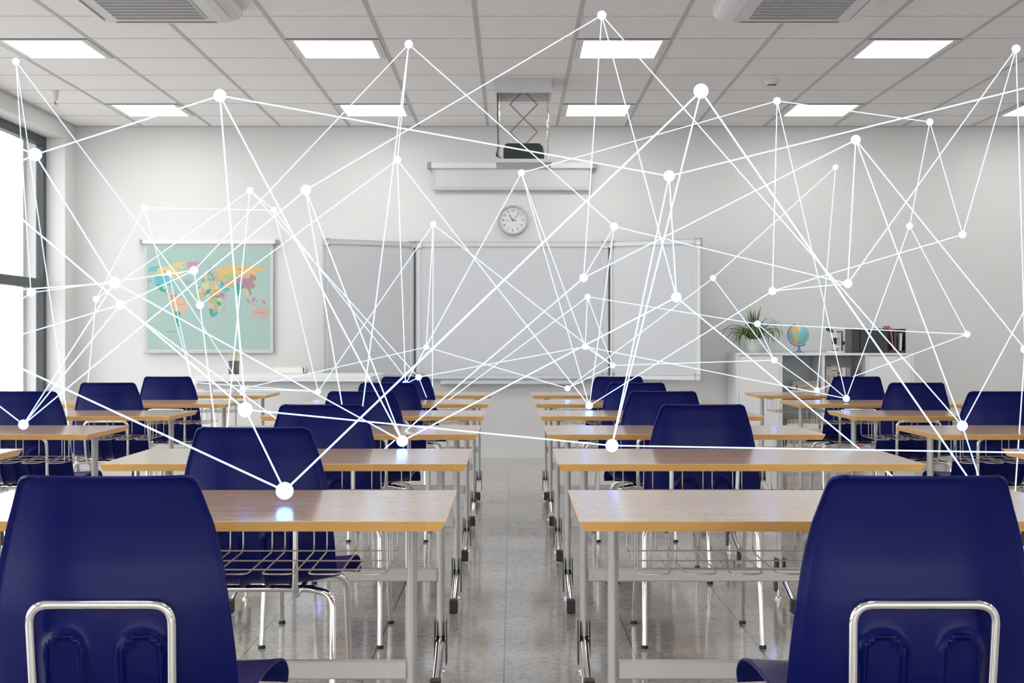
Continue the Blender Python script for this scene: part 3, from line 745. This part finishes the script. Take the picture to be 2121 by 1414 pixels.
# globe
gx_, gy_, gr = wx(1655, 12.86), 12.86, .089
Gl = thing('desk_globe', 'small globe on a blue stand on the cabinet', 'globe', (gx_, gy_, BZ))
gz = 1.141-BZ
bm = nb(); bmesh.ops.create_uvsphere(bm, u_segments=40, v_segments=24, radius=gr, matrix=Matrix.Translation((0,0,gz)))
for f in bm.faces: f.smooth = True
obj('sphere', bm, 'globe', Gl)
bm = nb(); pts = []
for k in range(25):
    a = math.radians(112+k*(300-112)/24); pts.append((math.cos(a)*(gr+.013), 0, gz+math.sin(a)*(gr+.013)))
for p_, q_ in zip(pts, pts[1:]): tube(bm, [p_, q_], .0065, 8)
for a in (112, 300): c_ = Vector((math.cos(math.radians(a)), 0, math.sin(math.radians(a)))); tube(bm, [Vector((0,0,gz))+c_*(gr-.003), Vector((0,0,gz))+c_*(gr+.02)], .005, 8)
obj('arc', bm, 'blue', Gl)
bm = nb(); lathe(bm, [(.062,0),(.060,.004),(.030,.010),(.014,.024),(.010,.045),(.011,gz-gr-.008)], seg=30); obj('foot', bm, 'blue', Gl)

# microscope
mx_, my_ = wx(1731, 12.82), 12.82
Mi = thing('microscope', 'white and black stereo microscope on the cabinet', 'microscope', (mx_, my_, BZ))
bm = nb(); lathe(bm, [(.085,0),(.086,.008),(.082,.016),(.05,.018)], seg=40); obj('base', bm, 'plastw', Mi)
bm = nb(); box(bm, .022,.058,.0,.03,.016,.19,0,.004); obj('column', bm, 'plastw', Mi)
bm = nb(); box(bm, .016,.062,-.006,.036,.186,.196,0,.002); box(bm, .05,.063,-.004,.03,.018,.185,0,.002); obj('rack', bm, 'dark', Mi)
bm = nb(); prism(bm, [(-.030,.135),(.012,.135),(.012,.165),(-.02,.208),(-.045,.196),(-.038,.17)], -.022, .03); box(bm, .0,.03,-.01,.024,.14,.165,0,.003); obj('head', bm, 'plastw', Mi)
for y in (-.014, .02):
    bm = nb(); tube(bm, [(-.030, y, .188), (-.060, y, .210)], .014, 14); tube(bm, [(-.060, y, .210), (-.076, y, .222)], .017, 14); obj('eyepiece', bm, 'black', Mi)
bm = nb(); lathe(bm, [(.019,.078),(.022,.085),(.022,.13),(.02,.136)], (-.012,0,0), 20); obj('objective', bm, 'black', Mi)
bm = nb(); lathe(bm, [(.010,.05),(.013,.052),(.013,.125)], (.018,-.005,0), 14); obj('focus_tube', bm, 'plastg', Mi)
bm = nb(); box(bm, -.005,.05,-.02,.02,.045,.07,0,.004); obj('carriage', bm, 'chrome', Mi)
bm = nb(); lathe(bm, [(.016,.05),(.018,.055),(.018,.078),(.012,.082)], (0,.012,.088), 20, axis='x'); obj('focus_knob', bm, 'black', Mi)
bm = nb(); lathe(bm, [(.028,.018),(.028,.026)], (-.012,0,0), 24); obj('stage_plate', bm, 'dark', Mi)

# document boxes
g3 = 'black desk organisers on the cabinet'
ox = lambda x: wx(x, 12.70)
def holder(x0, x1, h, label, closed=True, notch=True):
    c_ = (ox(x0)+ox(x1))/2; w_ = (ox(x1)-ox(x0))/2; o_ = thing('document_holder', label, 'document holder', (c_, 12.84, BZ), g3); bm = nb(); d_ = .14
    box(bm, -w_, w_, -d_, d_, 0, .006, 0, .001); box(bm, -w_, -w_+.004, -d_, d_, 0, h, 0, .001); box(bm, w_-.004, w_, -d_, d_, 0, h, 0, .001); box(bm, -w_, w_, d_-.004, d_, 0, h, 0, .001)
    if closed: box(bm, -w_, w_, -d_, -d_+.004, 0, h, 0, .001); 
    else: box(bm, -w_, w_, -d_, -d_+.004, 0, .02, 0, .001)
    obj('box', bm, 'boxblack', o_); return o_
M['boxblack'] = mat('black_satin_box', (.035,.036,.040), .32)
holder(1765.5, 1781, .216, 'narrow black box at the left end of the desk organiser')
holder(1781.3, 1839, .216, 'wide closed black box of the desk organiser on the cabinet')
holder(1839.3, 1876, .216, 'open-fronted black file holder at the right end of the cabinet', closed=False)
# folders inside / leaning
o_ = thing('folder', 'pink folder leaning in the open black file holder', 'folder', (ox(1848.5), 12.83, BZ+.007)); bm = nb(); obox(bm, (0,0,.118), (.006,.23,.24), Matrix.Rotation(-.16,3,'Y'), 0, .001); obox(bm, (.006,0,.11), (.003,.225,.22), Matrix.Rotation(-.12,3,'Y'), 0); obj('cover', bm, 'pink', o_)
for x_, h_, lb in ((1857, .20, 'black binder beside the pink folder in the file holder'),):
    bm = nb(); box(bm, -.010, .010, -.11, .11, 0, h_, 0, .003); o_ = obj('binder', bm, 'darkb', loc=(ox(x_), 12.845, BZ+.007), label=lb, cat='binder')
o_ = thing('notebook', 'white notebook standing at the right of the open file holder', 'notebook', (ox(1867.5), 12.83, BZ+.007)); bm = nb(); obox(bm, (0,0,.085), (.020,.2,.165), Matrix.Rotation(.04,3,'Y'), 0, .001); obj('pages', bm, 'paper', o_)
bm = nb(); obox(bm, (.012,0,.087), (.002,.205,.17), Matrix.Rotation(.04,3,'Y'), 0); obox(bm, (-.012,0,.087), (.002,.205,.17), Matrix.Rotation(.04,3,'Y'), 0); obj('cover', bm, 'greyb', o_)

# ------------------------------------------------------------------ school desk
DW, DD, DH, DT = 1.08, .60, .72, .0217
def make_desk():
    D_ = thing('school_desk', 'x', 'desk', (0,0,0))
    bm = nb(); hw = DW/2; ins = .011
    tp = [(-hw,0),(hw,0),(hw,DD),(-hw,DD)]; bt = [(-hw+ins,ins),(hw-ins,ins),(hw-ins,DD-ins),(-hw+ins,DD-ins)]
    a = [bm.verts.new((x,y,DH)) for x,y in tp]; mdl = [bm.verts.new((x,y,DH-.0012)) for x,y in tp]; c = [bm.verts.new((x,y,DH-DT)) for x,y in bt]
    ai = [bm.verts.new((x*(1-.0012/hw), y+(.0012 if y==0 else -.0012), DH+.0001)) for x,y in tp]
    bm.faces.new(ai).material_index = 0
    f = bm.faces.new(c[::-1]); f.material_index = 1
    for k in range(4):
        for p_, q_ in ((ai, a), (a, mdl), (mdl, c)):
            f = bm.faces.new((p_[k], q_[k], q_[(k+1)%4], p_[(k+1)%4])); f.material_index = 1
    obj('tabletop', bm, ['top','edge'], D_)
    px = hw-.0975; py = .425
    for s in (-1, 1):
        bm = nb(); n_ = 20; ra, rb = .0125, .024     # oval post
        rg = [[bm.verts.new((s*px+math.cos(2*PI*k/n_)*ra, py+math.sin(2*PI*k/n_)*rb, z)) for k in range(n_)] for z in (.10, DH-DT-.006)]
        for k in range(n_): bm.faces.new((rg[0][k], rg[0][(k+1)%n_], rg[1][(k+1)%n_], rg[1][k])).smooth = True
        bm.faces.new(rg[0][::-1]); bm.faces.new(rg[1])
        box(bm, s*px-.02, s*px+.02, .10, .52, DH-DT-.008, DH-DT, 0, .002)
        L_ = obj('leg', bm, 'steel', D_)
        bm = nb(); tube(bm, [(s*px, py-.005, .125), (s*px, py-.15, .075), (s*px, .125, .043)], .0145, 14); tube(bm, [(s*px, py, .135), (s*px, py+.06, .11)], .013, 12)
        lathe(bm, [(.009,-.018),(.009,.018)], (s*px, py-.004, .12), 12, axis='x'); obj('foot', bm, 'chrome', L_)
        bm = nb(); box(bm, s*px-.0165, s*px+.0165, .085, .135, .008, .062, 0, .004); obj('foot_cap', bm, 'black', L_)
        for q in (-1, 1):
            bm = nb()
            poly = [(py-.045, .075), (py-.03, .040), (py+.03, .036), (py+.035, .06), (py+.022, .178), (py-.022, .178)]
            x0, x1 = s*px+q*.0185-.0015, s*px+q*.0185+.0015
            A_ = [bm.verts.new((x0, y, z)) for y, z in poly]; B_ = [bm.verts.new((x1, y, z)) for y, z in poly]
            bm.faces.new(A_); bm.faces.new(B_[::-1])
            for k in range(len(poly)): bm.faces.new((A_[k], B_[k], B_[(k+1)%6], A_[(k+1)%6]))
            obj('bracket', bm, 'black', L_)
        bm = nb(); lathe(bm, [(.016,0),(.016,.006),(.006,.010),(.006,.05)], (s*px, py+.035, 0), 14); obj('glide', bm, 'chrome', L_)
    bm = nb(); box(bm, -px+.011, px-.011, py-.012, py+.012, .305, .347, 0, .003); obj('crossbar', bm, 'steel', D_)
    # wire basket
    bm = nb(); bw = hw-.126; n_ = 9; pr = .066; per = (2*bw-pr)/(n_-1); zf = .603; yf, yn = .385, .075; rw = .0017; zt = DH-DT
    for i in range(n_):
        x0 = -bw+i*per; x1 = x0+pr
        path = fillet([(x0,yf,zt),(x0,yf,zf),(x0,yn,zf-.001),(x1,yn,zf-.001),(x1,yf,zf),(x1,yf,zt)], .022, 5); tube(bm, path, rw, 6)
    for y in (yf-.003, .235, .115): tube(bm, [(-bw,y,zf+.002),(bw,y,zf+.002)], rw, 6)
    for s in (-1, 1):
        for y in (.235, .115, .17): tube(bm, [(s*bw,y,zf+.002),(s*bw,y,zt)], rw, 6)
    tube(bm, [(-bw,yf+.002,zt-.004),(bw,yf+.002,zt-.004)], rw, 6)
    obj('wire_basket', bm, 'wire', D_)
    return D_

# ------------------------------------------------------------------ chair
def catmull(P_, n):
    out = []
    m_ = len(P_)
    L = [0]
    for a, b_ in zip(P_, P_[1:]): L.append(L[-1]+max(1e-4, math.hypot(b_[0]-a[0], b_[1]-a[1])))
    tot = L[-1]
    for i in range(n+1):
        s = tot*i/n; k = 0
        while k < m_-2 and L[k+1] < s: k += 1
        u = (s-L[k])/(L[k+1]-L[k]); p0 = P_[max(k-1,0)]; p1 = P_[k]; p2 = P_[k+1]; p3 = P_[min(k+2,m_-1)]
        h_ = L[k+1]-L[k]; out_ = []
        for j in range(len(p1)):
            m1 = (p2[j]-p0[j])/(L[k+1]-L[max(k-1,0)])*h_; m2 = (p3[j]-p1[j])/(L[min(k+2,m_-1)]-L[k])*h_
            out_.append((2*u**3-3*u*u+1)*p1[j]+(u**3-2*u*u+u)*m1+(-2*u**3+3*u*u)*p2[j]+(u**3-u*u)*m2)
        out.append(out_)
    return out
def make_chair():
    C = thing('school_chair', 'x', 'chair', (0,0,0))
    #      y     z     halfw  wrap  edge-up
    prof = [(-.006,.857,.128,.016,0),(-.003,.855,.139,.020,0),(0,.849,.1475,.024,0),(.002,.838,.1525,.027,0),(.005,.80,.165,.034,0),(.007,.7725,.174,.037,0),
            (.006,.72,.186,.042,0),(.002,.68,.193,.045,0),(-.002,.64,.199,.048,0),(-.004,.60,.204,.052,0),(-.002,.56,.208,.055,0),(.004,.52,.210,.057,.0),
            (.018,.482,.211,.055,.004),(.05,.453,.211,.045,.012),(.10,.442,.211,.03,.016),(.17,.440,.211,.018,.018),(.25,.445,.213,.006,.018),(.33,.455,.220,0,.014),
            (.385,.460,.229,-.005,.010),(.415,.455,.236,-.012,.006),(.432,.440,.239,-.016,.002),(.438,.418,.237,-.02,0)]
    R_ = catmull(prof, 130); nu = 76; bm = nb(); g = []
    for (y, z, w, c, e) in R_:
        row = []
        for i in range(nu+1):
            u = -1+2*i/nu; u = math.copysign(abs(u)**.92, u) if u else 0
            x = u*w; yy = y+c*abs(u)**2.4; zz = z+e*abs(u)**3
            # rolled rim along the sides
            if z > .47 and y < .1: yy -= .006*max(0, (abs(u)-.93)/.07)
            if z > .41 and y < .2:
                zt = .565; dz = max(0, z-zt); d = math.hypot(abs(x)-.064, dz)
                fade = min(1, max(0, (.12-y)/.06))
                rg = math.exp(-((d-.032)/.0040)**2)*.011 + math.exp(-((d-.032)/.012)**2)*.004
                q_ = min(1, max(0, (.028-d)/.009)); rg += .0035*q_*q_*(3-2*q_)
                yy -= rg*fade; zz -= rg*fade*max(0, min(1, (.50-z)/.06))
            row.append(bm.verts.new((x, yy, zz)))
        g.append(row)
    for a, b_ in zip(g, g[1:]):
        for i in range(nu): bm.faces.new((a[i], a[i+1], b_[i+1], b_[i])).smooth = True
    bmesh.ops.recalc_face_normals(bm, faces=bm.faces[:])
    o_ = obj('shell', bm, 'navy', C, recalc=False)
    md = o_.modifiers.new('s', 'SOLIDIFY'); md.thickness = .0065; md.offset = 0
    mb = o_.modifiers.new('b', 'BEVEL'); mb.width = .0022; mb.segments = 2; mb.limit_method = 'ANGLE'; mb.angle_limit = math.radians(50)
    dg = bpy.context.evaluated_depsgraph_get(); me = bpy.data.meshes.new_from_object(o_.evaluated_get(dg)); o_.modifiers.clear(); o_.data = me
    # back hoop
    r_ = .0081; hx = .1165
    bm = nb(); p = fillet([(-hx*.93,.36,.425),(-hx*.93,.03,.415),(-hx*.97,-.002,.46),(-hx,-.0225,.650),(hx,-.0225,.650),(hx*.97,-.002,.46),(hx*.93,.03,.415),(hx*.93,.36,.425)], .034, 8)
    # middle of the top bar dips and follows the shell
    q = []
    for v in p:
        v = v.copy()
        q.append(v)
    tube(bm, q, r_, 16); obj('back_hoop', bm, 'chrome', C)
    fx = .208; yr, yf = .0, .44; zs = .425
    bm = nb()
    tube(bm, fillet([(-.185,.10,zs-.03),(-.185,.085,zs),(.185,.085,zs),(.185,.10,zs-.03)], .02, 4), .009, 12) if False else None
    bm.free()
    for yy in (.095, .335): bm = nb(); tube(bm, [(-.15,yy,zs),(.15,yy,zs)], .0095, 12); obj('seat_rail', bm, 'chrome', C)
    for s in (-1, 1):
        for y0, yt in ((yr, .095), (yf, .335)):
            bm = nb(); tube(bm, fillet([(s*fx, y0, .011), (s*(fx-.006), y0+(yt-y0)*.75, zs-.010), (s*.13, yt, zs)], .05, 7), .0095, 14); L_ = obj('leg', bm, 'chrome', C)
            bm = nb(); lathe(bm, [(.013,0),(.0135,.003),(.012,.012)], (s*fx, y0, 0), 14); obj('foot_cap', bm, 'black', L_)
    return C

S_ = 1.330
XC = [-2.183, -.673, .675, 2.187]
COLN = ['far left column', 'column left of aisle', 'column right of aisle', 'far right column']
ROWN = ['row nearest the viewer', 'second row from the viewer', 'third row from the viewer', 'fourth row from the viewer', 'fifth row from the viewer', 'row nearest the whiteboard']
desk0 = make_desk(); chair0 = make_chair(); fd = fc = True
for c in range(4):
    for r in range(6):
        if not (c in (0,3) and r < 1):
            d = desk0 if fd else dup(desk0); fd = False
            d.location = (XC[c], 2.848+S_*r, 0); tag(d, 'wooden-topped school desk in the %s, %s' % (COLN[c], ROWN[r]), 'desk', 'school desks in rows')
        if not (c in (0,3) and r < 2) and not (c == 2 and r == 1):   # that seat is empty in the photo
            ch = chair0 if fc else dup(chair0); fc = False
            ch.location = (XC[c], 2.347+S_*r, 0); tag(ch, 'navy blue plastic chair in the %s, %s' % (COLN[c], ROWN[r]), 'chair', 'blue chairs behind the desks')

# ------------------------------------------------------------------ glowing network of balls and rods
KR = .0195*F
ND = dict(A=(33,127,7.4),B=(455.5,198,13.2),C=(73,320,13.6),D=(299,430,6.1),E=(517.5,394,6.9),F=(237.5,585.5,11.8),G=(64,606,8.2),H=(199.5,619,6.6),I=(249.5,631,9.6),J=(350,565,5.2),
 K=(401.5,560,8.9),L=(414,632,8.1),M=(48.5,879,10.35),N=(398.5,791.5,5.7),O=(502.5,804.5,5.7),P=(508,848,15.2),Q=(846.5,91.5,8.6),R=(823,331,7.9),S=(633.7,393.5,10.6),T=(567.5,435,6.5),
 U=(897.5,464.3,6.2),V=(883,718.5,5.6),W=(867,781,6.6),X=(840,795,7.3),Y=(659,810.5,5.9),Z=(833,913,11.9),AA=(589.5,1016,18.2),AB=(1246.5,31.5,9.4),AC=(1452,188.5,15.3),AD=(1080,358,6.9),
 AE=(1386,364.5,11.6),AF=(1272,468.5,8.0),AG=(1209,575,8.7),AH=(1217,614.5,6.0),AI=(1401,615.5,10.5),AJ=(1477,575.5,6.0),AK=(1212,717.5,6.6),AL=(1269,756.5,5.7),AM=(1175.5,804,6.0),AN=(1220.5,840,7.6),
 AO=(1267.5,922.5,13.4),AP=(1609.5,209,7.7),AQ=(1926,252.5,7.1),AR=(1772.5,289.5,9.9),AS=(2104.5,101,8.5),AT=(1730.5,346.3,5.5),AU=(1884,468,6.7),AV=(1994,485.5,7.6),AW=(1756,587,8.9),AX=(1600,602.5,8.0),
 AY=(2003,692,6.4),AZ=(1603.5,745.5,6.3),BA=(1692.5,807.5,5.9),BB=(1753,825,6.9),BC=(1993.5,881.5,10.7),BD=(2123,723,8.5),BE=(1568.5,670.5,6.7),
 NX=(733,984,10.4),NY=(460,992,12.6),NZ=(895.5,853,6.2),HA=(144,897,8.2),HH=(178,832,7.1),P2=(2091,1187,12.8),P3=(2082,1100,15.3),
 o1=(-120,241,9),o2=(-150,423,12),o3=(-110,321,13),o4=(-110,739,8.4),o5=(-90,772,11),o6=(-120,611,12.4),o7=(-100,727,8.),o8=(-130,682,14.),o9=(2300,940,14.),oa=(2290,141,13.),ob=(2200,497,9.))
ED = """A G,A HA,A L,B C,B P,B Z,B AE,C F,C o1,C o2,D H,D T,D N,E H,E NY,E T,E W,F Z,F M,F o6,G K,G o7,H HH,I K,I M,I NX,I o4,J N,J O,K L,K Q,L NY,L R,M S,M o5,N Y,O Y,O V,P o3,P AA,P AO,
Q R,Q NX,Q AF,R X,R AN,S AB,S NX,S Z,T Y,T NZ,U V,U Y,U NZ,U AL,V AM,W X,W NZ,W AK,X AD,Z AI,AA o8,AA AC,AB AG,AB AI,AB BC,AC AO,AC P3,AD AN,AD AK,AD AP,AE AO,AE AI,AE oa,AF AG,AF AN,AF AW,AG AR,AG NX,
AH NZ,AH AK,AH AL,AH BE,AI P2,AJ AM,AJ AT,AJ AZ,AK AL,AK BB,AL AM,AL AZ,AN AX,AO o9,AP AQ,AP AX,AP BB,AQ AU,AQ AV,AR AW,AR BC,AR BD,AS AW,AS AV,AS BD,AT BA,AU AY,AU BB,AV AX,AW AX,AY BE,AY BA,AZ BE,AZ BA,BB BE,BC P2,BC ob,BD P2"""
def npos(k):
    x, y, r = ND[k]; d = KR/r; return Vector(((x-1060.5)*d/F, d, H-(y-707)*d/F))
NW = thing('glowing_network', 'network of glowing white balls joined by thin glowing rods filling the classroom', 'light sculpture', (0, 6, 0))
off = Vector((0,6,0))
bs = nb(); bmesh.ops.create_icosphere(bs, subdivisions=3, radius=.0195)
for f in bs.faces: f.smooth = True
n0 = None
for k in ND:
    if k.startswith('o'):    # ends outside the frame are kept small in number but real
        pass
    if n0 is None: n0 = obj('node', bs, 'node', NW, npos(k)-off); continue
    c = n0.copy(); COL.objects.link(c); c.parent = NW; c.location = npos(k)-off
eds = [e.split() for e in ED.replace('\n', '').split(',')]
eds.sort(key=lambda e: min(npos(e[0]).y, npos(e[1]).y))
def rod(bm, a, b_):
    a = npos(a)-off; b_ = npos(b_)-off; d = (b_-a).normalized(); tube(bm, [a+d*.018, b_-d*.018], .0022, 6)
for a, b_ in eds[:100]:
    bm = nb(); rod(bm, a, b_); obj('link', bm, 'link', NW)
if len(eds) > 100:
    bm = nb()
    for a, b_ in eds[100:]: rod(bm, a, b_)
    obj('link', bm, 'link', NW, kind='stuff')

# ------------------------------------------------------------------ world, camera
w = bpy.data.worlds.new('World'); SC.world = w; w.use_nodes = True
bg = w.node_tree.nodes['Background']; t = w.node_tree
g_ = mk(t, 'ShaderNodeTexCoord'); s_ = mk(t, 'ShaderNodeSeparateXYZ'); lk(t, g_.outputs['Generated'], s_.inputs[0])
lk(t, ramp(t, math_(t, 'ADD', math_(t, 'MULTIPLY', s_.outputs[2], .5), .5), [(.44,(.42,.42,.415)),(.52,(.98,.99,1.))]), bg.inputs[0]); bg.inputs[1].default_value = 2.6
cam = bpy.data.cameras.new('camera'); cam.lens = 50; cam.sensor_width = 36; cam.clip_start = .05
co = bpy.data.objects.new('camera', cam); COL.objects.link(co); co.location = (0,0,H); co.rotation_euler = (PI/2,0,0); SC.camera = co
vs = SC.view_settings; vs.view_transform = 'Standard'; vs.look = 'None'; vs.gamma = 1; vs.use_curve_mapping = False; vs.exposure = 0.54
